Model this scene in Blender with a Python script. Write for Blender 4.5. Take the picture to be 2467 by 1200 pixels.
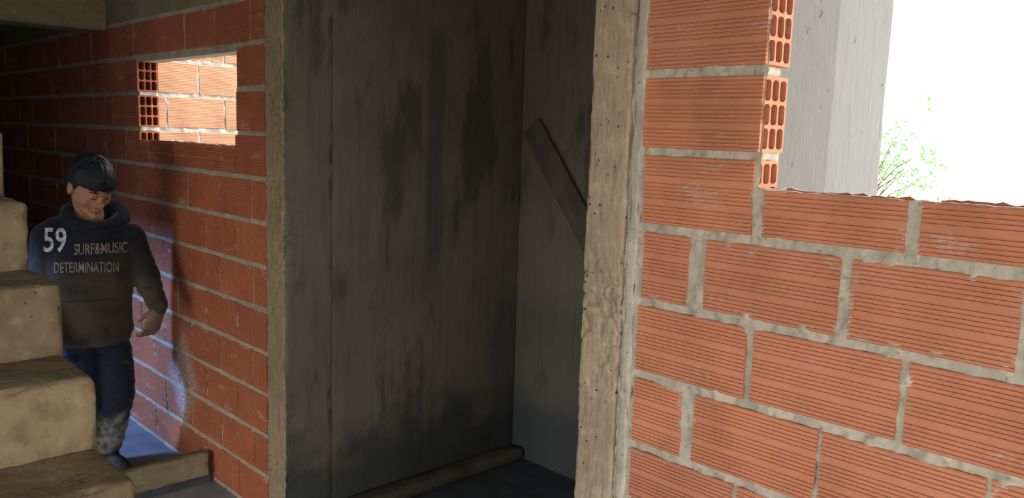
import bpy, bmesh, math, random
from mathutils import Vector, Matrix, noise
from mathutils.bvhtree import BVHTree
random.seed(7)
scene = bpy.context.scene
for o in list(bpy.data.objects): bpy.data.objects.remove(o)
C = scene.collection
V = Vector

# ------------------------------------------------------------------ camera
FPX, IW, IH = 1986.56, 2467.0, 1200.0
YAW, PITCH, ROLL = 0.801119, 0.136959, 0.0319545
CAM = V((0.0, -1.71844, 0.22396))
_f = V((-math.sin(YAW)*math.cos(PITCH), math.cos(YAW)*math.cos(PITCH), -math.sin(PITCH)))
_r0 = V((math.cos(YAW), math.sin(YAW), 0)); _u0 = _r0.cross(_f)
_r = _r0*math.cos(ROLL)+_u0*math.sin(ROLL); _u = -_r0*math.sin(ROLL)+_u0*math.cos(ROLL)
cd = bpy.data.cameras.new('camera'); cam = bpy.data.objects.new('camera', cd); C.objects.link(cam)
cd.sensor_width = 36; cd.lens = FPX/IW*36; cd.clip_start = .02; cd.clip_end = 300
cam.matrix_world = Matrix(((_r.x,_u.x,-_f.x,CAM.x),(_r.y,_u.y,-_f.y,CAM.y),(_r.z,_u.z,-_f.z,CAM.z),(0,0,0,1)))
scene.camera = cam
def ray(px, py): return _f + _r*((px-IW/2)/FPX) - _u*((py-IH/2)/FPX)
def at(px, py, d): return CAM + ray(px, py)*d          # a survey point: pixel and distance -> place

# ------------------------------------------------------------------ light
SKY = 6.0
w = bpy.data.worlds.new('world'); scene.world = w; w.use_nodes = True
bg = w.node_tree.nodes['Background']; bg.inputs[0].default_value = (.97, .985, 1, 1); bg.inputs[1].default_value = SKY
scene.view_settings.view_transform = 'Standard'; scene.view_settings.look = 'None'
scene.view_settings.gamma = 1; scene.view_settings.use_curve_mapping = False
scene.view_settings.exposure = 0.62
scene.cycles.max_bounces = 5; scene.cycles.diffuse_bounces = 4; scene.cycles.glossy_bounces = 1; scene.cycles.transmission_bounces = 2
scene.cycles.adaptive_threshold = .06; scene.cycles.caustics_reflective = False; scene.cycles.caustics_refractive = False
def window_light(name, loc, target, sx, sy, power=0, color=(1,1,1), portal=False, spread=180):
    l = bpy.data.lights.new(name, 'AREA'); l.shape = 'RECTANGLE'; l.size = sx; l.size_y = sy
    l.energy = power; l.color = color; l.spread = math.radians(spread)
    if portal: l.cycles.is_portal = True
    o = bpy.data.objects.new(name, l); C.objects.link(o); o.location = loc
    o.rotation_euler = (V(target)-V(loc)).to_track_quat('-Z', 'Y').to_euler()
    return o
# openings of the building (x range, z range) in the rear wall y = RY and in the end wall x = EX
RY, EX = -4.2, 3.2
REAR = (-0.4, 2.6, -0.9, 0.9)
END = (-3.5, -0.02, -1.57, 0.62)        # y range, z range
COOL = (-5.4, -5.0, -0.35, 0.45)
LOW = (-4.15, -1.3, -1.5, 0.1)          # x range, z range: added unseen opening that brightens the lower left wall
WINR = (-.957, 1.0, .13, .78)
window_light('daylight_rear_opening', ((REAR[0]+REAR[1])/2, RY, (REAR[2]+REAR[3])/2), ((REAR[0]+REAR[1])/2, 0, (REAR[2]+REAR[3])/2), REAR[1]-REAR[0], REAR[3]-REAR[2], portal=True)
window_light('daylight_end_opening', (EX, (END[0]+END[1])/2, (END[2]+END[3])/2), (0, (END[0]+END[1])/2, (END[2]+END[3])/2), END[1]-END[0], END[3]-END[2], portal=True)
window_light('daylight_window', ((WINR[0]+WINR[1])/2, .1, (WINR[2]+WINR[3])/2), ((WINR[0]+WINR[1])/2, -3, (WINR[2]+WINR[3])/2), WINR[1]-WINR[0], WINR[3]-WINR[2], portal=True)
window_light('daylight_added_opening', ((LOW[0]+LOW[1])/2, RY, (LOW[2]+LOW[3])/2), ((LOW[0]+LOW[1])/2, 0, (LOW[2]+LOW[3])/2), LOW[1]-LOW[0], LOW[3]-LOW[2], portal=True)
window_light('cool_daylight', ((COOL[0]+COOL[1])/2, RY-.05, (COOL[2]+COOL[3])/2), (-4.5, 0, -1.2), COOL[1]-COOL[0], COOL[3]-COOL[2], power=300, color=(.20,.40,1))

sun = bpy.data.lights.new('sun', 'SUN'); sun.energy = 2.5; sun.angle = math.radians(1); sun.color = (1, .95, .87)
so = bpy.data.objects.new('sun', sun); C.objects.link(so); so.location = (5, 4, 12)
so.rotation_euler = V((-.36, -.22, -.91)).to_track_quat('-Z', 'Y').to_euler()

# ------------------------------------------------------------------ helpers
def tag(o, label=None, cat=None, group=None, kind=None):
    if label: o['label'] = label
    if cat: o['category'] = cat
    if group: o['group'] = group
    if kind: o['kind'] = kind
    return o
def mesh_obj(name, verts, faces, mat, parent=None, smooth=False):
    m = bpy.data.meshes.new(name); m.from_pydata([tuple(v) for v in verts], [], faces); m.update()
    if smooth: m.polygons.foreach_set('use_smooth', [True]*len(m.polygons))
    if mat: m.materials.append(mat)
    o = bpy.data.objects.new(name, m); C.objects.link(o)
    if parent: o.parent = parent
    return o
def inst(name, mesh, parent, loc, rot=(0,0,0), scale=(1,1,1)):
    o = bpy.data.objects.new(name, mesh); C.objects.link(o); o.parent = parent
    o.location = loc; o.rotation_euler = rot; o.scale = scale
    return o
def empty(name, loc=(0,0,0)):
    o = bpy.data.objects.new(name, None); C.objects.link(o); o.location = loc; o.empty_display_size = .1
    return o
def lines(a, b, res, r):
    n = max(1, round((b-a-2*r)/res)); L = [a+r+(b-a-2*r)*i/n for i in range(n+1)]
    return [a, a+r*.3, a+r*.65]+L+[b-r*.65, b-r*.3, b] if r > 0 else L
def rough_box(lo, hi, res=.03, r=.01, amp=.003, chip=.0, seed=0, freq=9, extra=None):
    """a box with rounded, chipped edges and an uneven cast surface"""
    A = [lines(lo[i], hi[i], res if not isinstance(res, tuple) else res[i], r) for i in range(3)]
    N = [len(a)-1 for a in A]; idx = {}; vs = []; fs = []
    off = V((seed*7.3, seed*3.1, seed*1.7))
    def vid(i, j, k):
        key = (i, j, k)
        if key in idx: return idx[key]
        p = V((A[0][i], A[1][j], A[2][k]))
        q = V([min(max(p[c], lo[c]+r), hi[c]-r) for c in range(3)])
        d = p-q; e = 0
        if d.length > 1e-9:
            e = max(0, d.length/r-1) if r > 0 else 0
            n = d.normalized(); p = q+n*r
            s = noise.noise(p*freq+off)+.5*noise.noise(p*freq*2.7+off)+.3*noise.noise(p*freq*7+off)
            p = p+n*(s*amp)
            edge = sum(abs(c) > r*.25 for c in d) >= 2
            if edge and chip:
                c1 = noise.noise(p*14+off*2)+.6*noise.noise(p*37+off)
                p = p-n*max(0, c1)*chip
            if extra: p = p+n*extra(p, n)
        idx[key] = len(vs); vs.append(p); return idx[key]
    for ax in range(3):
        b, c = (ax+1) % 3, (ax+2) % 3
        for side in (0, N[ax]):
            for j in range(N[b]):
                for k in range(N[c]):
                    def mk(jj, kk):
                        t = [0, 0, 0]; t[ax] = side; t[b] = jj; t[c] = kk; return vid(*t)
                    f = [mk(j, k), mk(j+1, k), mk(j+1, k+1), mk(j, k+1)]
                    fs.append(f if side else f[::-1])
    return vs, fs
def box(lo, hi):
    (a, b, c), (d, e, f) = lo, hi
    vs = [(a,b,c),(d,b,c),(d,e,c),(a,e,c),(a,b,f),(d,b,f),(d,e,f),(a,e,f)]
    return vs, [(0,3,2,1),(4,5,6,7),(0,1,5,4),(1,2,6,5),(2,3,7,6),(3,0,4,7)]
def two_faced(o, mat, pick):
    """give the faces picked by centre and normal a second material"""
    o.data.materials.append(mat)
    for p in o.data.polygons:
        if pick(p.center, p.normal): p.material_index = 1
def rbox_obj(name, lo, hi, mat, parent=None, **k):
    v, f = rough_box(lo, hi, **k); return mesh_obj(name, v, f, mat, parent, smooth=True)
def box_obj(name, lo, hi, mat, parent=None):
    v, f = box(lo, hi); return mesh_obj(name, v, f, mat, parent)

# ------------------------------------------------------------------ materials
class NT:
    def __init__(s, name, rough=.9):
        s.m = bpy.data.materials.new(name); s.m.use_nodes = True; s.t = s.m.node_tree
        s.b = s.t.nodes['Principled BSDF']; s.b.inputs['Roughness'].default_value = rough
        s.b.inputs['Specular IOR Level'].default_value = .2
        s.geo = s.t.nodes.new('ShaderNodeNewGeometry'); s.pos = s.geo.outputs['Position']
    def n(s, t, **k):
        x = s.t.nodes.new(t)
        for a, v in k.items(): setattr(x, a, v)
        return x
    def link(s, a, b): s.t.links.new(a, b)
    def val(s, sock, v):
        if isinstance(v, (int, float, tuple)): sock.default_value = v
        else: s.link(v, sock)
    def noise(s, scale, detail=4, rough=.55, stretch=None, off=(0,0,0)):
        mp = s.n('ShaderNodeMapping'); s.link(s.pos, mp.inputs[0]); mp.inputs['Scale'].default_value = stretch or (1,1,1); mp.inputs['Location'].default_value = off
        x = s.n('ShaderNodeTexNoise'); s.link(mp.outputs[0], x.inputs['Vector'])
        x.inputs['Scale'].default_value = scale; x.inputs['Detail'].default_value = detail; x.inputs['Roughness'].default_value = rough
        return x.outputs['Fac']
    def ramp(s, f, a, b, lo=0., hi=1.):
        x = s.n('ShaderNodeMapRange', interpolation_type='SMOOTHSTEP'); s.link(f, x.inputs[0])
        for i, v in enumerate((a, b, lo, hi)): x.inputs[i+1].default_value = v
        return x.outputs[0]
    def math(s, op, a, b=0.):
        x = s.n('ShaderNodeMath', operation=op); s.val(x.inputs[0], a); s.val(x.inputs[1], b); return x.outputs[0]
    def mix(s, f, a, b, mode='MIX'):
        x = s.n('ShaderNodeMix', data_type='RGBA', blend_type=mode); s.val(x.inputs[0], f)
        for i, v in ((6, a), (7, b)): s.val(x.inputs[i], v if not isinstance(v, tuple) else (*v, 1) if len(v) == 3 else v)
        return x.outputs[2]
    def xyz(s):
        x = s.n('ShaderNodeSeparateXYZ'); s.link(s.pos, x.inputs[0]); return x.outputs
    def color(s, c): s.link(c, s.b.inputs['Base Color'])
    def bump(s, h, strength=.3, dist=.01):
        x = s.n('ShaderNodeBump'); x.inputs['Strength'].default_value = strength; x.inputs['Distance'].default_value = dist
        s.link(h, x.inputs['Height']); s.link(x.outputs[0], s.b.inputs['Normal'])
def concrete(name, c1, c2, grain=(6,6,1.2), pits=True, bump=.35, worn=.55):
    t = NT(name)
    col = t.mix(t.ramp(t.noise(2.2, 6, .6), .35, .68), c1, c2)
    col = t.mix(t.ramp(t.noise(9, 5, .6, grain), .45, .75, 0, .55), col, tuple(x*.62 for x in c1))
    col = t.mix(t.ramp(t.noise(26, 3, .5), .52, .75, 0, .4), col, tuple(min(1, x*1.35) for x in c2))
    h = t.math('ADD', t.noise(40, 5, .65), t.math('MULTIPLY', t.noise(14, 3, .5, grain), .8))
    if pits:
        v = t.n('ShaderNodeTexVoronoi'); v.inputs['Scale'].default_value = 38; t.link(t.pos, v.inputs['Vector'])
        pit = t.math('MULTIPLY', t.ramp(v.outputs['Distance'], .08, .2, 1, 0), t.ramp(t.noise(5, 2), worn, worn+.1))
        col = t.mix(pit, col, tuple(x*.25 for x in c1)); h = t.math('SUBTRACT', h, pit)
    t.color(col); t.bump(h, bump, .008)
    return t.m
def brick_mat(name, a, b, smear=.5, splash=None):
    t = NT(name, .85)
    oi = t.n('ShaderNodeObjectInfo'); rnd = oi.outputs['Random']
    col = t.mix(rnd, a, b)
    col = t.mix(t.ramp(t.noise(5, 4), .3, .75), col, tuple(x*.72 for x in a))
    col = t.mix(t.ramp(t.noise(70, 3), .55, .8, 0, .35), col, (.62, .27, .15))
    sm = t.math('MULTIPLY', t.ramp(t.noise(7, 3, .6, (.7, 1, 2.2)), .60, .68), t.ramp(t.noise(55, 4, .6, (1, 1, 2)), .44, .56))
    sp = t.ramp(t.noise(48, 2, .5, (1, 1, 1.5), (3, 1, 2)), .735, .77)
    col = t.mix(t.math('MULTIPLY', t.math('MAXIMUM', sm, sp), smear), col, (.42, .37, .31))
    if splash:      # mortar thrown against the wall
        x, y, z = t.xyz(); cx, cz, rx, rz = splash
        d = t.math('ADD', t.math('ABSOLUTE', t.math('DIVIDE', t.math('SUBTRACT', x, cx), rx)), t.math('ABSOLUTE', t.math('DIVIDE', t.math('SUBTRACT', z, cz), rz)))
        col = t.mix(t.math('MULTIPLY', t.ramp(d, 1.1, .5), t.ramp(t.noise(75, 4, .65), .44, .54, .1, .85)), col, (.34, .31, .27))
    t.color(col); t.bump(t.math('ADD', t.noise(120, 3), t.noise(24, 3)), .12, .004)
    return t.m
def plain(name, c, rough=.85, var=.25, scale=12):
    t = NT(name, rough)
    t.color(t.mix(t.ramp(t.noise(scale, 4), .3, .7), c, tuple(x*(1-var) for x in c))); t.bump(t.noise(scale*6, 3), .15, .004)
    return t.m
M = {}
M['brick'] = brick_mat('fired_clay', (.52, .20, .106), (.45, .178, .108))
M['brick_left'] = brick_mat('fired_clay_left', (.37, .112, .048), (.29, .09, .043), .5, (-4.26, -1.12, .22, .34))  # darker, redder clay than the right wall's
M['brick_sunlit'] = brick_mat('fired_clay_sunlit', (.60, .34, .215), (.56, .31, .195), .3)  # lighter copy of the brick: strong daylight in the yard put into its colour
def mortar_mat(name, a, b):
    t = NT(name, .95)
    col = t.mix(t.ramp(t.noise(11, 5, .6), .35, .65), a, b)
    col = t.mix(t.ramp(t.noise(60, 3), .58, .72, 0, .6), col, tuple(x*.4 for x in a))
    t.color(col); t.bump(t.noise(90, 4, .7), .5, .005); return t.m
M['mortar'] = mortar_mat('lime_mortar', (.44, .38, .295), (.33, .29, .23))
M['mortar_left'] = mortar_mat('lime_mortar_left', (.33, .265, .185), (.25, .205, .15))  # darker than the right wall's mortar
M['mortar_and_lit_tops'] = mortar_mat('mortar_and_lit_tops', (.56, .55, .53), (.40, .39, .37))
M['pillar'] = concrete('pillar_concrete', (.27, .205, .132), (.38, .295, .20), bump=.7, worn=.46)
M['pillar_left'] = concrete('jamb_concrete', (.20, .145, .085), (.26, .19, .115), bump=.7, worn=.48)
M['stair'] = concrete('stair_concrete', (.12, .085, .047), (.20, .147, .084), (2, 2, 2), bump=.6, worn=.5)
def column_mat():
    t = NT('weathered_concrete', .9); x, y, z = t.xyz()
    board = t.ramp(y, 1.10, 1.115)
    col = t.mix(board, (.112, .107, .100), (.140, .139, .137))
    col = t.mix(t.ramp(t.noise(10, 5, .6, (5, 5, .5)), .42, .75, 0, .5), col, (.095, .092, .088))
    col = t.mix(t.ramp(t.noise(34, 4, .6, (2, 2, .35)), .55, .75, 0, .6), col, (.17, .169, .167))
    col = t.mix(t.ramp(t.noise(26, 3, .5, (1, 1, .5), (2, 5, 1)), .70, .72), col, (.06, .055, .05))
    t.color(col); t.bump(t.math('ADD', t.noise(30, 5, .6, (3, 3, .3)), t.math('MULTIPLY', board, .6)), .3, .006); return t.m
M['column'] = column_mat()
M['beam'] = concrete('beam_concrete', (.17, .135, .07), (.20, .165, .09), (1.5, 1.5, 4), False)
M['kerb'] = concrete('kerb_concrete', (.18, .14, .08), (.24, .19, .11), (4, 1, 4))
M['floor'] = plain('screed', (.27, .27, .27), .8, .3, 5)
M['plain_wall'] = plain('bare_wall', (.42, .37, .30), .9)
M['ceiling'] = plain('bare_ceiling', (.42, .39, .34), .9)
M['ground'] = plain('dry_ground', (.45, .43, .36), .95, .3, .6)
def shaft_mat():
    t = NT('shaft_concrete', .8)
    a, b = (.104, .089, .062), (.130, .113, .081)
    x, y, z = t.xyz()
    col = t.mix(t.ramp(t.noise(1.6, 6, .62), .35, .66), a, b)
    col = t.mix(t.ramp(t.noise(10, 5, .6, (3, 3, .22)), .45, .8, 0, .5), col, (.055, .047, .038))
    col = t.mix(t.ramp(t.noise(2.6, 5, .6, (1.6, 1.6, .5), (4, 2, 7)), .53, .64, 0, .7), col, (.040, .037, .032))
    # damp rising from the floor and a run of water down the wall
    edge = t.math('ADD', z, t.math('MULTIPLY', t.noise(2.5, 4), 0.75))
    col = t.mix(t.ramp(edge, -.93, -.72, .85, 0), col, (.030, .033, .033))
    run = t.math('ABSOLUTE', t.math('SUBTRACT', t.math('ADD', y, t.math('MULTIPLY', t.noise(5, 4), .09)), .855), 0)
    run = t.math('MULTIPLY', t.ramp(run, .03, .07, 1, 0), t.math('MULTIPLY', t.ramp(z, -.75, -.3), t.ramp(z, .78, .62)))
    col = t.mix(t.math('MULTIPLY', run, .6), col, (.05, .048, .043))
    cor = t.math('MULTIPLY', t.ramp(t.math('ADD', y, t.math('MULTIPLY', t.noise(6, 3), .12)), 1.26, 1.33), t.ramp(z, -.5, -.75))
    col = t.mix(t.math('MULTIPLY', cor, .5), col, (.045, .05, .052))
    t.color(col); t.bump(t.math('ADD', t.noise(18, 5, .6, (3, 3, .4)), t.noise(60, 3)), .35, .006)
    return t.m
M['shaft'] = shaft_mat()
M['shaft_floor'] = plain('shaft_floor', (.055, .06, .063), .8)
M['timber'] = plain('old_timber', (.085, .070, .054), .85, .35, 9)
COURSE = .195

# ------------------------------------------------------------------ room shell
FZ = -1.57
tag(box_obj('floor', (-9.2, RY-.15, FZ-.12), (EX+.15, 0.14, FZ), M['floor']), kind='structure')
tag(box_obj('ceiling', (-9.2, RY-.15, 2.6), (EX+.15, .14, 2.7), M['ceiling']), kind='structure')
tag(box_obj('ceiling_overhang', (-3.32, .14, 2.6), (EX+.15, 2.3, 2.7), M['ceiling']), kind='structure')
def holed_wall(name, axis, pos, a0, a1, z0, z1, holes, th):
    """plain wall with rectangular openings, kept as one structure"""
    A = sorted({a0, a1, *[h[0] for h in holes], *[h[1] for h in holes]}); Z = sorted({z0, z1, *[h[2] for h in holes], *[h[3] for h in holes]})
    vs, fs = [], []
    for i in range(len(A)-1):
        for j in range(len(Z)-1):
            ca, cz = (A[i]+A[i+1])/2, (Z[j]+Z[j+1])/2
            if any(h[0] < ca < h[1] and h[2] < cz < h[3] for h in holes): continue
            lo, hi = ((A[i], pos, Z[j]), (A[i+1], pos+th, Z[j+1])) if axis == 'y' else ((pos, A[i], Z[j]), (pos+th, A[i+1], Z[j+1]))
            v, f = box(lo, hi); n = len(vs); vs += v; fs += [tuple(q+n for q in k) for k in f]
    return tag(mesh_obj(name, vs, fs, M['plain_wall']), kind='structure')
holed_wall('wall_rear', 'y', RY-.15, -9.2, EX+.15, FZ, 2.6, [REAR, COOL, LOW], .15)
tag(box_obj('wall_light_block', (-4.36, RY, FZ), (-4.26, -1.35, .78), M['plain_wall']), kind='structure')  # unseen partition added to stop the cool light leaking under the stairs
holed_wall('wall_end_right', 'x', EX, RY, .14, FZ, 2.6, [END], .15)
holed_wall('wall_end_left', 'x', -9.2, RY, .14, FZ, 2.6, [], .15)
# the part of the brick wall plane that goes on outside the picture, and the beam over it
holed_wall('wall_front_right', 'y', 0.0, .62, EX, FZ, 2.6, [(.62, 1.0, .13, .78)], .12)
tag(rbox_obj('trim_1', (-9.2, .0, .792), (-3.32, .13, 1.15), M['beam'], res=.12, r=.006, amp=.003), kind='structure')
tag(rbox_obj('trim_2', (-1.33, .0, .792), (.62, .13, 1.15), M['beam'], res=.12, r=.006, amp=.003), kind='structure')
tag(box_obj('wall_upper_left', (-9.2, .0, 1.15), (-3.32, .13, 2.6), M['plain_wall']), kind='structure')
tag(box_obj('wall_upper_right', (-1.33, .0, 1.15), (.62, .13, 2.6), M['plain_wall']), kind='structure')
# upper landing and its edge beam, which closes the top left
sl = empty('landing_slab'); tag(sl, kind='structure')
rbox_obj('edge_beam', (-5.5, -2.3, .755), (-5.24, -.002, 1.16), M['beam'], sl, res=.06, r=.012, amp=.005, seed=4)
box_obj('slab', (-9.15, RY+.02, .9), (-5.5, -.002, 1.15), M['beam'], sl)

# ------------------------------------------------------------------ shaft
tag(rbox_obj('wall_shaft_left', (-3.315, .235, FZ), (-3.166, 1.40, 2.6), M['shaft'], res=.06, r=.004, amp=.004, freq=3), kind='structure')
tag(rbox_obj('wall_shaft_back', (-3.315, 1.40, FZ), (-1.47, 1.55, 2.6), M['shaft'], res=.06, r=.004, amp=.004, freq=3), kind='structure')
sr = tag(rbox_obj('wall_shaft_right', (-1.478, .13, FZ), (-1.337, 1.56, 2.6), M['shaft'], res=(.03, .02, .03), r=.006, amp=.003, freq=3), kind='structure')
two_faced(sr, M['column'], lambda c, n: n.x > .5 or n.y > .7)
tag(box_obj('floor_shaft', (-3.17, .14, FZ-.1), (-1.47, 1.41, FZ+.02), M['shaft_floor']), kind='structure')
tag(rbox_obj('mortar_ridge', (-3.17, .30, FZ+.015), (-3.06, 1.40, FZ+.085), M['timber'], res=.03, r=.03, amp=.006),
    'dark rounded mortar ridge along the foot of the shaft wall', 'ridge')
v, f = rough_box((-.07, -.012, -.36), (.07, .012, .36), res=.02, r=.011, amp=.001)
tb = mesh_obj('timber_board', v, f, M['timber'], smooth=True)
a, b = V((-3.075, 1.372, .275)), V((-2.45, 1.372, -.505))
tb.location = (a+b)/2; tb.scale = (1.0, 1, (b-a).length/.72); tb.rotation_euler = (0, math.atan2((a-b).x, (a-b).z), 0)
tag(tb, 'dark wooden board leaning slantwise in the back corner of the shaft', 'board')

# pillars beside the shaft opening: cast concrete with broken arrises
def honeycomb(zc, zr, xc=None):
    def f(p, n):
        w = max(0, 1-abs(p.z-zc)/zr)
        if p.y > .03 or w <= 0: return 0
        if noise.noise(p*6+V((3, 1, 2))) < -.12: return 0
        c = abs(noise.noise(p*15)+.45*noise.noise(p*38)); crack = max(0, 1-c/.10)
        return (-.014*crack+.006*max(0, noise.noise(p*24))+.003*noise.noise(p*90))*min(1, w*2)
    return f
pr = rbox_obj('concrete_pillar', (-1.481, -.006, FZ), (-1.348, .13, 2.6), M['pillar'], res=(.005, .02, .0065), r=.007, amp=.002, chip=.008, seed=2, extra=honeycomb(-.27, .24))
tag(pr, 'pale rough concrete pillar between the dark shaft and the right brick wall', 'pillar')
def jamb_extra(p, n):
    if p.y > .05 or p.x < -3.25: return 0
    w = max(0, noise.noise(V((3, 0, p.z*2.2)))+.25)*1.6*min(1, (p.x+3.25)/.07)
    return (-.014*max(0, 1-abs(noise.noise(p*26))/.2)+.007*noise.noise(p*52)+.004*noise.noise(p*110))*min(1, w*1.3)
pl = rbox_obj('concrete_pillar', (-3.317, -.004, FZ), (-3.164, .235, 2.6), M['pillar_left'], res=(.006, .02, .008), r=.007, amp=.002, chip=.012, seed=5, extra=jamb_extra)
two_faced(pl, M['shaft'], lambda c, n: n.x > .6 and c.y > .012)
tag(pl, 'dull brown concrete pillar between the left brick wall and the dark shaft', 'pillar')

# ------------------------------------------------------------------ hollow clay bricks
BL, BH, BD = .33, .173, .112
def groove_profile(h, depth=.0038, fine=False):
    """front outline (y, z) from bottom to top: three bands of drawn grooves with wider flats between"""
    pts = [(.003, 0), (0, .003)]
    lines_ = []
    for g in range(3):
        base = h*(g/3)
        for i in range(5): lines_.append(base+h/3*(.17+.165*i))
    if fine: lines_ = [h*(.05+.9*i/18) for i in range(19)]; depth = .0022
    for z in lines_:
        pts += [(0, z-.0024), (depth, z-.0012), (depth, z+.0008), (0, z+.0014)]
    pts += [(0, h-.003), (.003, h)]
    return pts
def brick_mesh(name, mat, h=BH, hollow=False, fine=False):
    pf = groove_profile(h, fine=fine); n = len(pf); D = BD
    ring = pf+[(D, h), (D, 0)]
    vs = [(0, y, z) for y, z in ring]+[(BL, y, z) for y, z in ring]; m = len(ring); fs = []
    for i in range(m):
        j = (i+1) % m; fs.append((i, i+m, j+m, j))
    fs.append(tuple(range(m)))
    if not hollow: fs.append(tuple(range(2*m-1, m-1, -1)))
    else:
        # drawn end with three by three tubes
        y0 = .004; base = len(vs)
        vs += [(BL, y0, 0.0), (BL, y0, h)]
        fs.append(tuple([base, base+1]+[m+i for i in range(n-1, -1, -1)]))
        wy, wz = .0065, .008
        cy, cz = (D-y0-4*wy)/3, (h-4*wz)/3
        Y = [y0]; Z = [0]
        for i in range(3): Y += [Y[-1]+wy, Y[-1]+wy+cy]; Z += [Z[-1]+wz, Z[-1]+wz+cz]
        Y.append(D); Z.append(h)
        g = len(vs); NY = len(Y); vs += [(BL, y, z) for z in Z for y in Y]
        for k in range(len(Z)-1):
            for j in range(NY-1):
                q = (g+k*NY+j, g+k*NY+j+1, g+(k+1)*NY+j+1, g+(k+1)*NY+j)
                if j % 2 and k % 2:
                    dep = .16; c = .006; y1, y2, z1, z2 = Y[j], Y[j+1], Z[k], Z[k+1]; s = len(vs)
                    oct_ = [(y1+c, z1), (y2-c, z1), (y2, z1+c), (y2, z2-c), (y2-c, z2), (y1+c, z2), (y1, z2-c), (y1, z1+c)]
                    vs += [(BL, y, z) for y, z in oct_]+[(BL-dep, y, z) for y, z in oct_]
                    for i in range(8):
                        t = (i+1) % 8; fs.append((s+i, s+8+i, s+8+t, s+t))
                    fs.append(tuple(range(s+8, s+16)))
                    fs += [(q[0], s, s+7), (q[1], s+2, s+1), (q[2], s+4, s+3), (q[3], s+6, s+5)]
                else: fs.append(q)
    me = bpy.data.meshes.new(name); me.from_pydata(vs, [], fs); me.update(); me.materials.append(mat)
    bm = bmesh.new(); bm.from_mesh(me); bmesh.ops.recalc_face_normals(bm, faces=bm.faces) if not hollow else None; bm.to_mesh(me); bm.free()
    return me
def cut_brick_mesh(name, mat, h, seed, rag=1):
    """a brick broken off lengthwise: open tubes, ragged shell and webs along the top"""
    rnd = random.Random(seed); N = 26; vs, fs = [], []
    def plate(y0, y1, top, amp, prof=None):
        cols = []
        for i in range(N+1):
            x = BL*i/N; zt = top+amp*(noise.noise(V((x*30, seed*3.3+y0*90, 0)))+.6*noise.noise(V((x*90, seed*5.1+y0*40, 3))))
            c = []
            if prof:
                P = [(y, z) for y, z in prof if z < zt-.004]+[(0, zt)]
                while len(P) < len(prof)+1: P.append(P[-1])
            else: P = [(y0, 0), (y0, zt)]
            for y, z in P: c.append(len(vs)); vs.append((x, y, z))
            c.append(len(vs)); vs.append((x, y1, zt+.002*noise.noise(V((x*70, y1*50, seed))))); c.append(len(vs)); vs.append((x, y1, 0)); cols.append(c)
        for a, b in zip(cols, cols[1:]):
            for k in range(len(a)-1): fs.append((a[k], b[k], b[k+1], a[k+1]))
        fs.append(tuple(cols[0])); fs.append(tuple(cols[-1][::-1]))
    prof = [p for p in groove_profile(BH) if p[1] < h]
    plate(0, .009, h-.004, .003*rag, prof)
    for y, t in ((.035, h-.014), (.068, h-.012), (.103, h-.006)): plate(y, y+.008, t, .008*rag)
    g = len(vs)
    b, f = box((.002, .006, 0), (BL-.002, .108, h*.62)); vs += b; fs += [tuple(q+g for q in k) for k in f]
    me = bpy.data.meshes.new(name); me.from_pydata(vs, [], fs); me.update(); me.materials.append(mat)
    bm = bmesh.new(); bm.from_mesh(me); bmesh.ops.recalc_face_normals(bm, faces=bm.faces); bm.to_mesh(me); bm.free()
    me.materials.append(M['mortar_and_lit_tops'])          # broken upper edges kept pale: bright sky on them put into the colour
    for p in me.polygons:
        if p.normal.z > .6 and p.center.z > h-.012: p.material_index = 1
    return me
def mortar_sheet(name, X0, X1, Z0, Z1, res, rows, mat, holes=(), seed=0, face=.004, proud=.006, spill=.003):
    """mortar face between the bricks: recessed behind them, lumpy and smeared along the joints"""
    nx, nz = round((X1-X0)/res), round((Z1-Z0)/res); vs = []; fs = []
    for j in range(nz+1):
        z = Z0+(Z1-Z0)*j/nz
        row = next((r for r in rows if r[0] <= z <= r[1]), None)
        for i in range(nx+1):
            x = X0+(X1-X0)*i/nx; d = 0
            if row:
                for (a, b) in row[2]:
                    if a < x < b: d = min(x-a, b-x, z-row[0], row[1]-z); break
            p = V((x, seed*2.7, z))
            y = face-proud*(noise.noise(p*16)*.8+noise.noise(p*45)*.7+.4*noise.noise(p*110))+max(0, d-spill)*.5
            vs.append((x, min(y, .05), z))
    for j in range(nz):
        for i in range(nx):
            cx, cz = X0+(X1-X0)*(i+.5)/nx, Z0+(Z1-Z0)*(j+.5)/nz
            if any(h[0] < cx < h[1] and h[2] < cz < h[3] for h in holes): continue
            a = j*(nx+1)+i; fs.append((a, a+1, a+nx+2, a+nx+1))
    return tag(mesh_obj(name, vs, fs, mat, smooth=True), kind='structure')
def zrow(k): return -(k+1)*COURSE+.011, -k*COURSE-.011
def lay(wall, mesh, x0, x1, z, jit=.0025, flip=False):
    o = inst('brick', mesh, wall, (x0, random.uniform(-jit, jit), z+random.uniform(-.002, .002)),
             (random.uniform(-.006, .006), random.uniform(-.006, .006), random.uniform(-.004, .004)), ((x1-x0)/BL, 1, 1))
    return o
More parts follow.
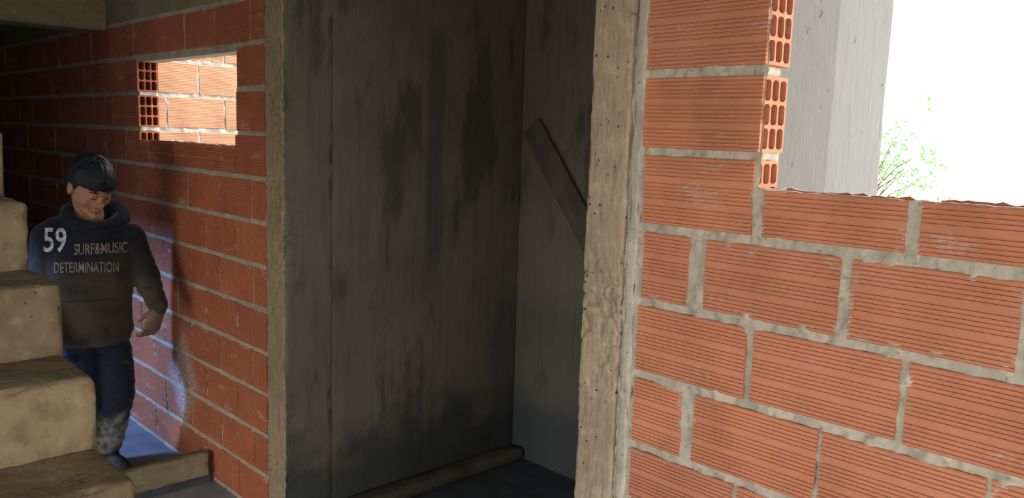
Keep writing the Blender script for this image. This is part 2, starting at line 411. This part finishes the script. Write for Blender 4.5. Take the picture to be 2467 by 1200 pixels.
# --- right wall with the window opening
B_full = brick_mesh('brick_full', M['brick']); B_end = brick_mesh('brick_open_end', M['brick'], hollow=True)
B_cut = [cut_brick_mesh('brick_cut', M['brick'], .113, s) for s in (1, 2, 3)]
def run(start, n): return [(start+.345*i, start+.345*i+.327) for i in range(n)]
R = {-4: [(-1.305, -.978)], -3: [(-1.305, -.974)], -2: [(-1.306, -.975)], -1: [(-1.292, -.983), (-.954, -.637), (-.609, -.28), (-.258, .07), (.09, .41)],
     0: [(-1.284, -1.148), (-1.098, -.764), (-.739, -.419), (-.393, -.065), (-.045, .285), (.305, .6)],
     1: [(-1.290, -.974), (-.953, -.62), (-.603, -.272), (-.252, .075), (.095, .42)],
     2: [(-1.291, -1.140), (-1.102, -.781), (-.771, -.443), (-.434, -.1), (-.08, .245), (.265, .59)],
     3: [(-1.289, -.984), (-.968, -.632), (-.614, -.285), (-.265, .06), (.08, .41)]}
R[4] = R[6] = R[2]; R[5] = R[7] = R[3]
rows = [(*zrow(k), v) for k, v in R.items()]
wr = mortar_sheet('wall_right', -1.345, .62, FZ, .792, .0055, rows, M['mortar'], holes=[(-.972, .7, .118, .9)], seed=1, face=.0055, proud=.0095, spill=.004)
for k, segs in R.items():
    for i, (a, b) in enumerate(segs):
        if k <= -1 and i == 0: lay(wr, B_end, a, b, zrow(k)[0])
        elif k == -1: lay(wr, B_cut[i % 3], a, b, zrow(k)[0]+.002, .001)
        else: lay(wr, B_full, a, b, zrow(k)[0])
for k in (-3, -2, -1):      # bed joints seen from the end at the jamb
    rbox_obj('mortar_bed', (-1.25, .012, -k*COURSE-.012), (-.99+.008*(k+2), .106, -k*COURSE+.012), M['mortar'], wr, res=.008, r=.005, amp=.005, freq=30, seed=k+9)
for xj in (-.623, -.269, .08):
    rbox_obj('mortar_bed', (xj-.016, .004, -.01), (xj+.016, .106, .112), M['mortar'], wr, res=.008, r=.005, amp=.005, freq=30, seed=xj)
rbox_obj('mortar_bed', (-.985, .004, -.01), (-.955, .106, .12), M['mortar'], wr, res=.008, r=.005, amp=.006, freq=30, seed=3)
# squeezed mortar strip where the wall meets the pillar
rbox_obj('mortar_bed', (-1.337, -.004, FZ), (-1.303, .05, .79), M['mortar'], wr, res=(.005, .02, .007), r=.007, amp=.005, freq=16, seed=12, chip=.012)
# --- left wall with its small window
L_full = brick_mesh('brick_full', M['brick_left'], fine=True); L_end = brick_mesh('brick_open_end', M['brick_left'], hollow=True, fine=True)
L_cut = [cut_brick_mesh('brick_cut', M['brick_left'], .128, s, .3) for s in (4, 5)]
WL = (-4.79, -3.59, .138, .562)
Lrows = {}
for k in range(-4, 8):
    first = -3.62 if k % 2 else -3.46
    xs = [-3.322]+[first-.345*i+random.uniform(-.008, .008) for i in range(15)]
    segs = []
    for a, b in zip(xs[1:], xs):
        g = random.choice((.003, .005, .007)); a2, b2 = a+g, b-g
        if k in (-3, -2, -1):
            if b2 <= WL[0]+.02 or a2 >= WL[1]-.02: segs.append((a2, b2, 'full'))
            elif k == -1:
                if b2 > WL[1]: segs.append((WL[1], b2, 'full')); b2 = WL[1]-.008
                if a2 < WL[0]: segs.append((a2, WL[0], 'end')); a2 = WL[0]+.008
                segs.append((a2, b2, 'cut'))
            else:
                if b2 > WL[1]: segs.append((WL[1], b2, 'full'))
                if a2 < WL[0]: segs.append((a2, WL[0], 'end'))
        else: segs.append((a2, b2, 'full'))
    if k in (-3, -2, -1):
        segs = [q for q in segs if q[0] < WL[1]-.001]+[(WL[1]+random.uniform(-.004, .004), -3.326, 'full')]
    # a short piece left at the jamb joins its neighbour
    out = []
    for s in sorted(segs):
        if out and s[1]-s[0] < .06 and s[2] != 'cut': out[-1] = (out[-1][0], s[1], s[2])
        elif s[1]-s[0] >= .03: out.append(s)
    Lrows[k] = out
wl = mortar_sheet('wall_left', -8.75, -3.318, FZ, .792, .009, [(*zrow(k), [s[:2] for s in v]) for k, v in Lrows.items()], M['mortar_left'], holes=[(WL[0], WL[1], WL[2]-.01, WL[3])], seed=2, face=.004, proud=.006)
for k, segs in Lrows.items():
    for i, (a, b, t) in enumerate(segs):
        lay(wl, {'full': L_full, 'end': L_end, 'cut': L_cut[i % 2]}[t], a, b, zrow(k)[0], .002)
for k in (-3, -2, -1):
    for x0, x1 in ((-4.95, WL[0]-.006), (WL[1]+.006, -3.40)):
        rbox_obj('mortar_bed', (x0, .010, -k*COURSE-.013), (x1, .106, -k*COURSE+.013), M['mortar_left'] if x0 > -4 else M['mortar_and_lit_tops'], wl, res=.012, r=.005, amp=.006, freq=25, seed=k+3)
lin = rbox_obj('window_lintel', (-4.80, .010, .562), (-3.585, .118, .60), M['mortar'], wl, res=.03, r=.004, amp=.004, freq=12)
box_obj('wall_end', (-9.05, 0, FZ), (-8.74, .12, .792), M['plain_wall'], wl)
# --- the bright yard wall seen through it, running away from the window
Y_full = brick_mesh('brick_full', M['brick_sunlit'], fine=True)
yr = {}
for k in range(-7, 8):
    s = {0: .502, 1: .345}[k % 2]
    yr[k] = [(max(.1135, s-.345*2+.006+.345*i), s-.345+.345*i-.006) for i in range(0, 7) if s-.345+.345*i-.006 > .13]
ym = mortar_sheet('wall_yard', .113, 2.2, FZ, 1.37, .011, [(*zrow(k), v) for k, v in yr.items()], M['mortar_and_lit_tops'], seed=6, face=.004, proud=.008)
# sheet is built in the x/z plane: turn it so that it faces along +x at the window's left jamb
ym.rotation_euler = (0, 0, math.pi/2); ym.location = (-4.795, 0, 0)
for k, segs in yr.items():
    for a, b in segs: lay(ym, Y_full, a, b, zrow(k)[0])

# ------------------------------------------------------------------ staircase
st = empty('concrete_staircase', (-1.84, -1.6, FZ))
tag(st, 'rough cast concrete staircase rising along the left edge', 'staircase')
ys0, ys1 = -2.25, -1.08
nos = [(-.55, -1.42), (-.81, -1.25), (-1.07, -1.08), (-1.33, -.91), (-1.585, -.745), (-1.842, -.572), (-2.097, -.392), (-2.372, -.203), (-2.628, -.008), (-2.878, .19), (-3.13, .385), (-3.385, .575), (-3.64, .765), (-3.9, .955), (-4.16, 1.15)]
for i, (x, z) in enumerate(nos):
    xb = nos[i+1][0]-.03 if i+1 < len(nos) else -5.2
    zb = nos[i-1][1]-.05 if i else FZ
    vis = 4 <= i <= 10
    ext = (lambda p, n: -.004*max(0, noise.noise(p*8)) - (.010*max(0, noise.turbulence(p*23, 2, False)-.55) if p.y > -1.16 else 0)) if vis else None
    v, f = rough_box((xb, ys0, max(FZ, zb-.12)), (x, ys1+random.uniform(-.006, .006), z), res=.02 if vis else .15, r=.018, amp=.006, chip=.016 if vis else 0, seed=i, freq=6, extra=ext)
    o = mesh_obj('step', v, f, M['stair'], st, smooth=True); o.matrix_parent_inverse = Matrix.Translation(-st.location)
# solid core under the flight
parts = []
for i, (x, z) in enumerate(nos[2:-1], 2):
    parts.append(box((nos[i+1][0], ys0+.05, FZ if x > -1.5 else z-.36), (x-.02, ys1-.02, z-.15)))
vs, fs = [], []
for v, f in parts:
    n = len(vs); vs += v; fs += [tuple(q+n for q in k) for k in f]
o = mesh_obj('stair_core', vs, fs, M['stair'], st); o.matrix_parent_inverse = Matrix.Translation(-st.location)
# unseen wall added beside the passage; its low gap shapes the cool light
sw = holed_wall('light_shaping_wall', 'y', -1.35, -9.0, -4.2, FZ, .78, [(-5.35, -4.45, FZ, -.3)], .09); del sw['kind']
sw.parent = st; sw.matrix_parent_inverse = Matrix.Translation(-st.location)
# kerb across the passage
kb = rbox_obj('kerb', (-3.95, -1.06, -1.525), (-3.885, -.03, -1.405), M['kerb'], res=.02, r=.008, amp=.004, chip=.012, seed=8)
tag(kb, 'low stained concrete kerb crossing the passage beside the brick wall', 'kerb')
k2 = box_obj('kerb_shade_foot', (-3.945, -1.06, FZ), (-3.905, -.02, -1.5), M['shaft_floor'], kb)  # dark foot: the shade beneath the kerb put into its colour

# ------------------------------------------------------------------ outside
tag(box_obj('ground', (-60, .9, -1.9), (60, 80, -1.8), M['ground']), kind='structure')
tag(box_obj('ground_rear', (-60, -60, -1.9), (60, .9, -1.8), M['ground']), kind='structure')

# ------------------------------------------------------------------ tree beyond the window
def tube(pts, rad, n=8):
    vs, fs = [], []
    for i, p in enumerate(pts):
        d = (V(pts[min(i+1, len(pts)-1)])-V(pts[max(i-1, 0)])).normalized(); a = d.orthogonal().normalized(); b = d.cross(a)
        for k in range(n):
            t = 2*math.pi*k/n; vs.append(V(p)+(a*math.cos(t)+b*math.sin(t))*rad[i])
    for i in range(len(pts)-1):
        for k in range(n): fs.append((i*n+k, i*n+(k+1) % n, (i+1)*n+(k+1) % n, (i+1)*n+k))
    fs.append(tuple(range(n))[::-1]); fs.append(tuple((len(pts)-1)*n+k for k in range(n)))
    return vs, fs
def join(parts):
    vs, fs = [], []
    for v, f in parts:
        n = len(vs); vs += list(v); fs += [tuple(q+n for q in k) for k in f]
    return vs, fs
M['bark'] = plain('bark', (.12, .09, .06), .9)
def leaf_mat():
    t = NT('leaf', .6); t.color(t.mix(t.noise(8, 2), (.10, .30, .07), (.16, .42, .11)))
    t.b.inputs['Transmission Weight'].default_value = 0
    return t.m
M['leaf'] = leaf_mat()
TX = -3.68
tr = empty('tree', (-3.68, 7.0, -1.8)); tag(tr, 'small green leafy tree outside, beyond the window opening', 'tree')
rt = random.Random(3)
def place(o, root): o.parent = root; o.matrix_parent_inverse = Matrix.Translation(-V(root.location)); return o
v, f = tube([(TX, 7, -1.8), (TX+.03, 7.02, -1.2), (TX-.02, 7, -.7), (TX, 7.05, -.2)], [.07, .06, .05, .03])
place(mesh_obj('trunk', v, f, M['bark'], smooth=True), tr)
tips = []
for i in range(30):
    z0 = rt.uniform(-1.0, -.2); a = rt.uniform(0, 6.28); r = rt.uniform(.2, .75); z1 = z0+rt.uniform(.2, 1.05)*(1.15-.5*r)
    b0 = V((TX, 7, z0)); b1 = V((TX+r*math.cos(a), 7+r*.6*math.sin(a), z1)); m = (b0+b1)/2+V((0, 0, .08))
    v, f = tube([b0, m, b1], [.010, .005, .0015], 5); place(mesh_obj('branch', v, f, M['bark'], smooth=True), tr); tips += [m, b1, b1, (m+b1)/2]
vs, fs = [], []
for i in range(900):
    c = rt.choice(tips)+V((rt.gauss(0, .07), rt.gauss(0, .07), rt.gauss(0, .06))); s = rt.uniform(.018, .04)
    d = V((rt.gauss(0, 1), rt.gauss(0, 1), rt.gauss(-.3, .7))).normalized(); e = d.orthogonal().normalized()
    q = Matrix.Rotation(rt.uniform(0, 6.28), 3, d) @ e; nrm = d.cross(q)*s*.18; n = len(vs)
    vs += [c-d*s, c+q*s*.45+nrm, c+d*s, c-q*s*.45+nrm, c]; fs += [(n, n+1, n+4), (n+1, n+2, n+4), (n+2, n+3, n+4), (n+3, n, n+4)]
fo = place(mesh_obj('foliage', vs, fs, M['leaf']), tr); fo['kind'] = 'stuff'

# ------------------------------------------------------------------ the person in the passage
def ellipsoid(c, ax, n=20, m=14):
    """ax: three half-axis vectors"""
    vs, fs = [V(c)-ax[2]], []
    for j in range(1, m):
        t = math.pi*j/m-math.pi/2
        for i in range(n):
            a = 2*math.pi*i/n; vs.append(V(c)+ax[0]*(math.cos(t)*math.cos(a))+ax[1]*(math.cos(t)*math.sin(a))+ax[2]*math.sin(t))
    vs.append(V(c)+ax[2]); L = len(vs)-1
    for i in range(n): fs.append((0, 1+(i+1) % n, 1+i)); fs.append((L, L-n+i, L-n+(i+1) % n))
    for j in range(m-2):
        for i in range(n):
            a = 1+j*n+i; b = 1+j*n+(i+1) % n; fs.append((a, b, b+n, a+n))
    return vs, fs
def loft(rings, n=20):
    """rings: (centre, half-axis vector, half-axis vector)"""
    vs, fs = [], []
    for c, u, w in rings:
        for k in range(n):
            t = 2*math.pi*k/n; vs.append(V(c)+u*math.cos(t)+w*math.sin(t))
    for i in range(len(rings)-1):
        for k in range(n): fs.append((i*n+k, i*n+(k+1) % n, (i+1)*n+(k+1) % n, (i+1)*n+k))
    fs.append(tuple(range(n))[::-1]); fs.append(tuple((len(rings)-1)*n+k for k in range(n)))
    return vs, fs
def limb(pts, rad, n=14):
    """round-ended tapering limb through the joints"""
    P, R_ = [], []
    for i in range(len(pts)-1):
        for s in range(5):
            t = s/5; P.append(V(pts[i]).lerp(V(pts[i+1]), t)); R_.append(rad[i]+(rad[i+1]-rad[i])*t)
    P.append(V(pts[-1])); R_.append(rad[-1])
    for _ in range(2):
        P = [P[0]]+[(P[i-1]+P[i]*2+P[i+1])/4 for i in range(1, len(P)-1)]+[P[-1]]
    out = [tube(P, R_, n)]
    for p, r in ((P[0], R_[0]), (P[-1], R_[-1])): out.append(ellipsoid(p, [V((r,0,0)), V((0,r,0)), V((0,0,r))], 12, 8))
    return join(out)
def fuse(name, parts, voxel, mat, smooth=4, parent=None):
    """one continuous surface from overlapping shapes"""
    v, f = join(parts); m = bpy.data.meshes.new(name); m.from_pydata([tuple(p) for p in v], [], f); m.update()
    bm = bmesh.new(); bm.from_mesh(m); bmesh.ops.recalc_face_normals(bm, faces=bm.faces); bm.to_mesh(m); bm.free()
    tmp = bpy.data.objects.new('tmp', m); C.objects.link(tmp)
    r = tmp.modifiers.new('r', 'REMESH'); r.mode = 'VOXEL'; r.voxel_size = voxel
    s = tmp.modifiers.new('s', 'SMOOTH'); s.factor = .5; s.iterations = smooth
    dg = bpy.context.evaluated_depsgraph_get(); me = bpy.data.meshes.new_from_object(tmp.evaluated_get(dg)); me.name = name
    bpy.data.objects.remove(tmp); me.materials.clear(); me.materials.append(mat)
    me.polygons.foreach_set('use_smooth', [True]*len(me.polygons))
    o = bpy.data.objects.new(name, me); C.objects.link(o)
    if parent: place(o, parent)
    return o
def wrinkle(o, fn):
    me = o.data; n = [v.normal.copy() for v in me.vertices]
    for v, k in zip(me.vertices, n): v.co = v.co+k*fn(v.co)
    me.update()
def cloth(name, base, dust, mask):
    t = NT(name, .9); t.b.inputs['Sheen Weight'].default_value = .08
    x, y, z = t.xyz(); c = t.mix(t.ramp(t.noise(40, 4), .35, .7), base, tuple(q*.6 for q in base))
    t.color(t.mix(mask(t, x, y, z), c, dust)); t.bump(t.noise(220, 2), .2, .003); return t.m
M['skin'] = NT('skin', .6).m; 
def skin():
    t = NT('skin', .55); c = t.mix(t.ramp(t.noise(20, 3), .3, .7), (.33, .165, .095), (.26, .125, .075)); x, y, z = t.xyz()
    t.color(t.mix(t.ramp(z, -.45, -.55, 0, .75), c, (.085, .062, .042))); return t.m
M['skin'] = skin()
M['hair'] = plain('black_hair', (.012, .014, .016), .6, .4, 60)
M['hoodie'] = cloth('hoodie_cloth', (.008, .0095, .016), (.045, .037, .024), lambda t, x, y, z: t.math('MULTIPLY', t.ramp(t.math('ADD', z, t.math('MULTIPLY', t.noise(7, 4), .4)), -.12, -.42), t.ramp(t.noise(9, 5, .6), .25, .6, .45, 1)))
M['trousers'] = cloth('trouser_cloth', (.009, .013, .028), (.15, .15, .13), lambda t, x, y, z: t.math('MULTIPLY', t.ramp(t.math('ADD', z, t.math('MULTIPLY', t.noise(14, 4), .3)), -1.02, -1.16), t.ramp(t.noise(22, 4), .35, .6, .25, 1)))
M['shoe'] = plain('worn_leather', (.05, .04, .028), .7, .5, 30)
M['print'] = plain('worn_print', (.50, .50, .52), .8, .6, 45)
M['print_dull'] = plain('worn_print_dull', (.23, .215, .185), .85, .65, 45)
M['logo'] = plain('logo_thread', (.16, .10, .05), .8)
fa = -.14
F = V((math.cos(fa), math.sin(fa), 0)); L = V((-math.sin(fa), math.cos(fa), 0)); U = V((0, 0, 1))      # facing, his left, up
pe = empty('person', at(270, 1120, 4.36)); pe.location.z = FZ
tag(pe, 'person with short black hair in a dusty dark printed hoodie looking down in the passage', 'person')
# --- skeleton points
chest = at(212, 620, 4.06); belly = at(212, 745, 4.10); hip = at(222, 830, 4.15)
nk = at(222, 535, 4.02)
sR, eR, wR = at(116, 568, 3.95), at(108, 680, 3.98), at(122, 800, 3.90)
sL, eL, wL = at(312, 572, 4.17), at(352, 668, 4.19), at(384, 742, 4.12)
hL, kL, aL = at(268, 850, 4.16), at(284, 945, 4.12), at(264, 1072, 4.30)
hR, kR, aR = at(196, 850, 4.08), at(190, 960, 4.02), at(205, 1085, 4.28)
# --- head frame: bowed forwards, turned a little to his left
tilt = math.radians(30); yawh = math.radians(20)
Fh0 = (F*math.cos(yawh)+L*math.sin(yawh)); Lh = U.cross(Fh0)
Fh = Fh0*math.cos(tilt)-U*math.sin(tilt); Uh = U*math.cos(tilt)+Fh0*math.sin(tilt)
Hc = at(219, 447, 3.96); K = 1.15
def hp(x, y, z): return Hc+(Lh*x+Fh*y+Uh*z)*K          # head coordinates in metres at life size
def hell(x, y, z, a, b, c, n=20): return ellipsoid(hp(x, y, z), [Lh*a*K, Fh*b*K, Uh*c*K], n, 14)
head = [hell(0, -.01, .03, .077, .098, .088), hell(0, .012, -.03, .066, .078, .082), hell(0, .035, -.085, .043, .045, .035),
        hell(-.035, .045, -.035, .030, .034, .034), hell(.035, .045, -.035, .030, .034, .034),
        hell(0, .080, .012, .045, .014, .012), hell(-.03, .074, -.004, .020, .014, .012), hell(.03, .074, -.004, .020, .014, .012),
        hell(0, .087, -.014, .010, .014, .026), hell(0, .101, -.036, .0125, .014, .012), hell(-.013, .092, -.040, .009, .010, .008), hell(.013, .092, -.040, .009, .010, .008),
        hell(0, .083, -.066, .023, .012, .0065), hell(0, .081, -.077, .020, .012, .0075), hell(0, .072, -.100, .022, .020, .016),
        hell(-.079, -.008, -.012, .011, .019, .032), hell(.079, -.008, -.012, .011, .019, .032)]
neck = limb([hp(0, -.02, -.06), nk-F*.03, chest-F*.02+U*.04], [.062, .066, .085])
torso = [loft([(nk-U*.06, L*.10, F*.08), (chest+U*.05, L*.17, F*.095), (chest-U*.05, L*.175, F*.10), (belly, L*.155, F*.10), (hip, L*.155, F*.105), (hip-U*.06, L*.12, F*.09)])]
arms = [limb([sR+L*.03, eR, wR], [.045, .040, .028]), limb([sL-L*.03, eL, wL], [.045, .040, .028])]
legs = [limb([hL, kL, aL], [.070, .052, .038]), limb([hR, kR, aR], [.070, .052, .038])]
def hand(w, down, palm, thumb, s=1.12):
    """w wrist, down: finger direction, palm: direction the palm faces, thumb: side of the thumb"""
    parts = [loft([(w, thumb*.026*s, palm*.018*s), (w+down*.03*s, thumb*.034*s, palm*.016*s), (w+down*.085*s, thumb*.041*s, palm*.013*s), (w+down*.098*s, thumb*.037*s, palm*.009*s)], 14)]
    for i, (off, ln) in enumerate(((.027, .070), (.009, .078), (-.010, .072), (-.028, .056))):
        b = w+down*.088*s+thumb*off*s; curl = .60+.12*i
        d1 = (down*math.cos(curl*.5)+palm*math.sin(curl*.5)); d2 = (down*math.cos(curl*1.3)+palm*math.sin(curl*1.3)); d3 = (down*math.cos(curl*2)+palm*math.sin(curl*2))
        p1 = b+d1*ln*.45*s; p2 = p1+d2*ln*.33*s; p3 = p2+d3*ln*.24*s
        parts.append(limb([b-down*.02, b, p1, p2, p3], [.009, .0098, .0092, .0086, .0072], 10))
    b = w+down*.025*s+thumb*.026*s; t1 = b+(down*.7+thumb*.55+palm*.35)*.038*s; t2 = t1+(down*.9+thumb*.2+palm*.35)*.03*s
    parts.append(limb([b, t1, t2], [.014, .0115, .0085], 10))
    return parts
dn = (at(364, 806, 4.10)-at(386, 748, 4.12)).normalized()
tq = F*.35-L*.94; th = (tq-dn*tq.dot(dn)).normalized(); pmL = dn.cross(th); pmL = pmL if pmL.dot(F) < 0 else -pmL
handL = hand(wL, dn, pmL, th, 1.15)
dn2 = (-U+F*.25).normalized(); th2 = (F-dn2*F.dot(dn2)).normalized(); pm2 = dn2.cross(th2); pm2 = pm2 if pm2.dot(L) > 0 else -pm2
handR = hand(wR, dn2, pm2, th2)
body = fuse('body', head+[neck]+torso+arms+legs+handL+handR, .0048, M['skin'], 3, pe)
# --- hair: a cap over the skull with a ragged fringe
def hair_cap():
    n, m = 72, 44; vs, fs = [], []
    for j in range(m+1):
        t = math.pi*j/m
        for i in range(n):
            a = 2*math.pi*i/n
            d = V((math.sin(t)*math.sin(a), math.sin(t)*math.cos(a), math.cos(t)))       # x left, y front, z up
            fr = d.y                                                                    # hairline height
            ragged = .016*noise.noise(V((a*5, 2, 0)))+.008*noise.noise(V((a*17, 5, 0)))
            line = .034+ragged if fr > .45 else (-.005+ragged if fr > .05 else -.085+.02*noise.noise(V((a*6, 1, 1))))
            if .05 < fr <= .45: line = -.03+(.064)*((fr-.05)/.4)+ragged
            R0 = V((.087, .110, .104)); p = V((d.x*R0.x, d.y*R0.y-.010, d.z*R0.z+.030))
            tuft = .006*noise.noise(V((a*9, t*2.2, 1)))+.006*noise.noise(V((a*23, t*4.5, 2)))
            p = p*(1+tuft*8)
            k = max(0, min(1, (line-p.z)/.02))
            inner = V((d.x*.060, d.y*.075-.01, max(d.z*.07+.02, line-.03)))
            p = p.lerp(inner, k)
            vs.append(hp(*p))
    for j in range(m):
        for i in range(n): fs.append((j*n+i, (j+1)*n+i, (j+1)*n+(i+1) % n, j*n+(i+1) % n))
    return vs, fs
v, f = hair_cap(); place(mesh_obj('hair', v, f, M['hair'], smooth=True), pe)
for sx in (-1, 1):
    v, f = tube([hp(sx*.014, .089, .016), hp(sx*.030, .088, .021), hp(sx*.050, .074, .017)], [.0025, .0042, .002], 8)
    place(mesh_obj('eyebrow', v, f, M['hair'], smooth=True), pe)
    v, f = tube([hp(sx*.015, .084, -.009), hp(sx*.030, .0885, -.0125), hp(sx*.047, .076, -.008)], [.0014, .0024, .0014], 8)
    place(mesh_obj('eyelashes', v, f, M['hair'], smooth=True), pe)
v, f = tube([hp(-.024, .080, -.0745), hp(-.009, .0925, -.0712), hp(0, .0945, -.0718), hp(.009, .0925, -.0712), hp(.024, .080, -.0745)], [.001, .0018, .0018, .0018, .001], 8)
M['lips'] = plain('lips', (.16, .06, .045), .5); place(mesh_obj('mouth', v, f, M['lips'], smooth=True), pe)
# --- hoodie
tor = [loft([(nk-U*.005-F*.02, L*.085, F*.085), (nk-U*.055-F*.01, L*.165, F*.10), (chest+U*.045, L*.205, F*.125), (chest-U*.06, L*.212, F*.135), (belly+U*.04, L*.205, F*.14), (belly-U*.06, L*.200, F*.145),
             (at(216, 800, 4.12), L*.205, F*.150), (at(218, 812, 4.12), L*.188, F*.135), (at(219, 826, 4.12), L*.185, F*.132)], 28)]
slv = [limb([sR+L*.05+U*.01, sR, eR, wR], [.085, .082, .070, .050]), limb([sL-L*.06-U*.01, sL-U*.008, eL, wL-(wL-eL).normalized()*.01], [.078, .078, .068, .047])]
hood = []
for i in range(18):
    a = 2*math.pi*i/18; back = (1-math.cos(a))/2
    c = nk+L*(.118*math.sin(a)+.012)+F*(.082*math.cos(a)-.005)+U*(.005+.055*back-.018*(1-back))
    r = .029+.022*back+.018*max(0, math.sin(a))*back
    hood.append(ellipsoid(c, [L*r, F*r, U*r*1.05], 12, 8))
hood.append(ellipsoid(nk-F*.13+L*.10+U*.05, [L*.085, F*.06, U*.060], 14, 10))
trap = [ellipsoid(nk.lerp(q, .62)-U*.022, [(q-nk).normalized()*.125, F*.088, U*.062], 16, 10) for q in (sR, sL)]
trap += [ellipsoid(q-U*.012, [L*.082, F*.086, U*.082], 14, 10) for q in (sR, sL)]
ho = fuse('hoodie', tor+slv+hood+trap, .0075, M['hoodie'], 12, pe)
def hw(p):
    d = p-chest
    w_ = .004*noise.noise(V((p.x*9, p.y*9, p.z*22)))+.0025*noise.noise(p*34)
    nearcuff = max(0, 1-(p-wL).length/.22)+max(0, 1-(p-eL).length/.16)
    w_ += .009*nearcuff*noise.noise(V((p.x*12, p.y*12, p.z*38)))
    if p.z < belly.z: w_ += .004*noise.noise(V((p.x*14+p.y*14, 3, p.z*10)))
    return w_
wrinkle(ho, hw)
def bvh(o):
    M4 = o.matrix_world
    return BVHTree.FromPolygons([v.co for v in o.data.vertices], [p.vertices for p in o.data.polygons])
hb = bvh(ho)
def on_cloth(tree, px, py, lift=.0025):
    d = ray(px, py).normalized(); h = tree.ray_cast(CAM, d)
    return None if h[0] is None else h[0]-d*lift
def lettering(name, text, x0, x1, ytop, ybot, skew, mat, tree, parent, bold=.014):
    """print the words on the cloth: letter outlines laid over the surface"""
    cu = bpy.data.curves.new('t', 'FONT'); cu.body = text; cu.resolution_u = 3; cu.offset = bold
    tmp = bpy.data.objects.new('t', cu); C.objects.link(tmp)
    me = bpy.data.meshes.new_from_object(tmp.evaluated_get(bpy.context.evaluated_depsgraph_get())); bpy.data.objects.remove(tmp)
    bm = bmesh.new(); bm.from_mesh(me)
    bmesh.ops.triangulate(bm, faces=bm.faces); bmesh.ops.subdivide_edges(bm, edges=[e for e in bm.edges if e.calc_length() > .12], cuts=1)
    bmesh.ops.triangulate(bm, faces=bm.faces)
    xs = [v.co.x for v in bm.verts]; ys = [v.co.y for v in bm.verts]; a, b, c, d = min(xs), max(xs), min(ys), max(ys)
    bad = []
    for v in bm.verts:
        px = x0+(v.co.x-a)/(b-a)*(x1-x0); py = ybot+(v.co.y-c)/(d-c)*(ytop-ybot)+skew*(px-x0)/(x1-x0)
        q = on_cloth(tree, px, py)
        if q is None: bad.append(v)
        else: v.co = q
    bmesh.ops.delete(bm, geom=bad, context='VERTS')
    m = bpy.data.meshes.new(name); bm.to_mesh(m); bm.free(); m.materials.append(mat)
    o = bpy.data.objects.new(name, m); C.objects.link(o); o.parent = parent
    return o
bpy.context.view_layer.update()
for args in (('59', 105, 160, 548, 608, 0, M['print']), ('SURF&MUSIC', 178, 307, 588, 615, -6, M['print_dull']), ('DETERMINATION', 130, 286, 632, 658, -2, M['print_dull'])):
    o = lettering('chest_print', *args, hb, ho)
def cloth_line(name, pts, r, mat, tree, parent):
    P = []
    for (a, b), (c, d) in zip(pts, pts[1:]):
        for s in range(8):
            q = on_cloth(tree, a+(c-a)*s/8, b+(d-b)*s/8, .0005)
            if q: P.append(q)
    if len(P) > 2:
        v, f = tube(P, [r]*len(P), 6); o = mesh_obj(name, v, f, mat, smooth=True); o.parent = parent; return o
M['seam'] = plain('seam', (.02, .018, .014), .9)
cloth_line('pocket_seam', [(120, 727), (220, 725), (284, 718)], .0025, M['seam'], hb, ho)
cloth_line('pocket_seam', [(288, 760), (262, 776), (248, 800)], .0030, M['hoodie'], hb, ho)
# --- trousers
trp = [loft([(at(220, 812, 4.14), L*.165, F*.12), (hip-U*.01, L*.178, F*.128), (hip-U*.06, L*.172, F*.12)], 24),
       limb([hL, kL, aL], [.100, .084, .060]), limb([hR, kR, aR], [.100, .084, .062])]
to = fuse('trousers', trp, .008, M['trousers'], 4, pe)
wrinkle(to, lambda p: .005*noise.noise(V((p.x*10+p.z*14, p.y*10, p.z*26)))+(.010 if p.z < -1.15 else .004)*noise.noise(V((p.x*14, p.y*14, p.z*34))))
tbv = bvh(to)
lettering('logo_mark', 'rllu', 296, 315, 868, 876, 0, M['logo'], tbv, to, .02)
# --- shoes, planted on the floor
for a, (px, py) in ((aL, (300, 1128)), (aR, (222, 1150))):
    d = ray(px, py); toe = CAM+d*((FZ+.045-CAM.z)/d.z)
    if a is aR: toe = V((a.x+.14, a.y-.05, FZ+.045))
    ank = V((a.x, a.y, max(a.z, FZ+.13))); heel = V((a.x, a.y, FZ+.05)); di = (toe-heel); di.z = 0; di = di.normalized()
    if (toe-heel).length < .12: toe = heel+di*.15
    sd = U.cross(di)
    parts = [loft([(heel-di*.075, sd*.020, U*.030), (heel-di*.06, sd*.036, U*.044), (heel, sd*.040, U*.05), (heel+di*.09, sd*.046, U*.042), (toe-U*.008, sd*.045, U*.030), (toe+di*.045-U*.014, sd*.026, U*.020)], 16), limb([ank, heel+U*.02], [.045, .045])]
    sh = fuse('shoe', parts, .006, M['shoe'], 3, pe)
    for v_ in sh.data.vertices: v_.co.z = max(v_.co.z, FZ+.001)
    sh.data.update()
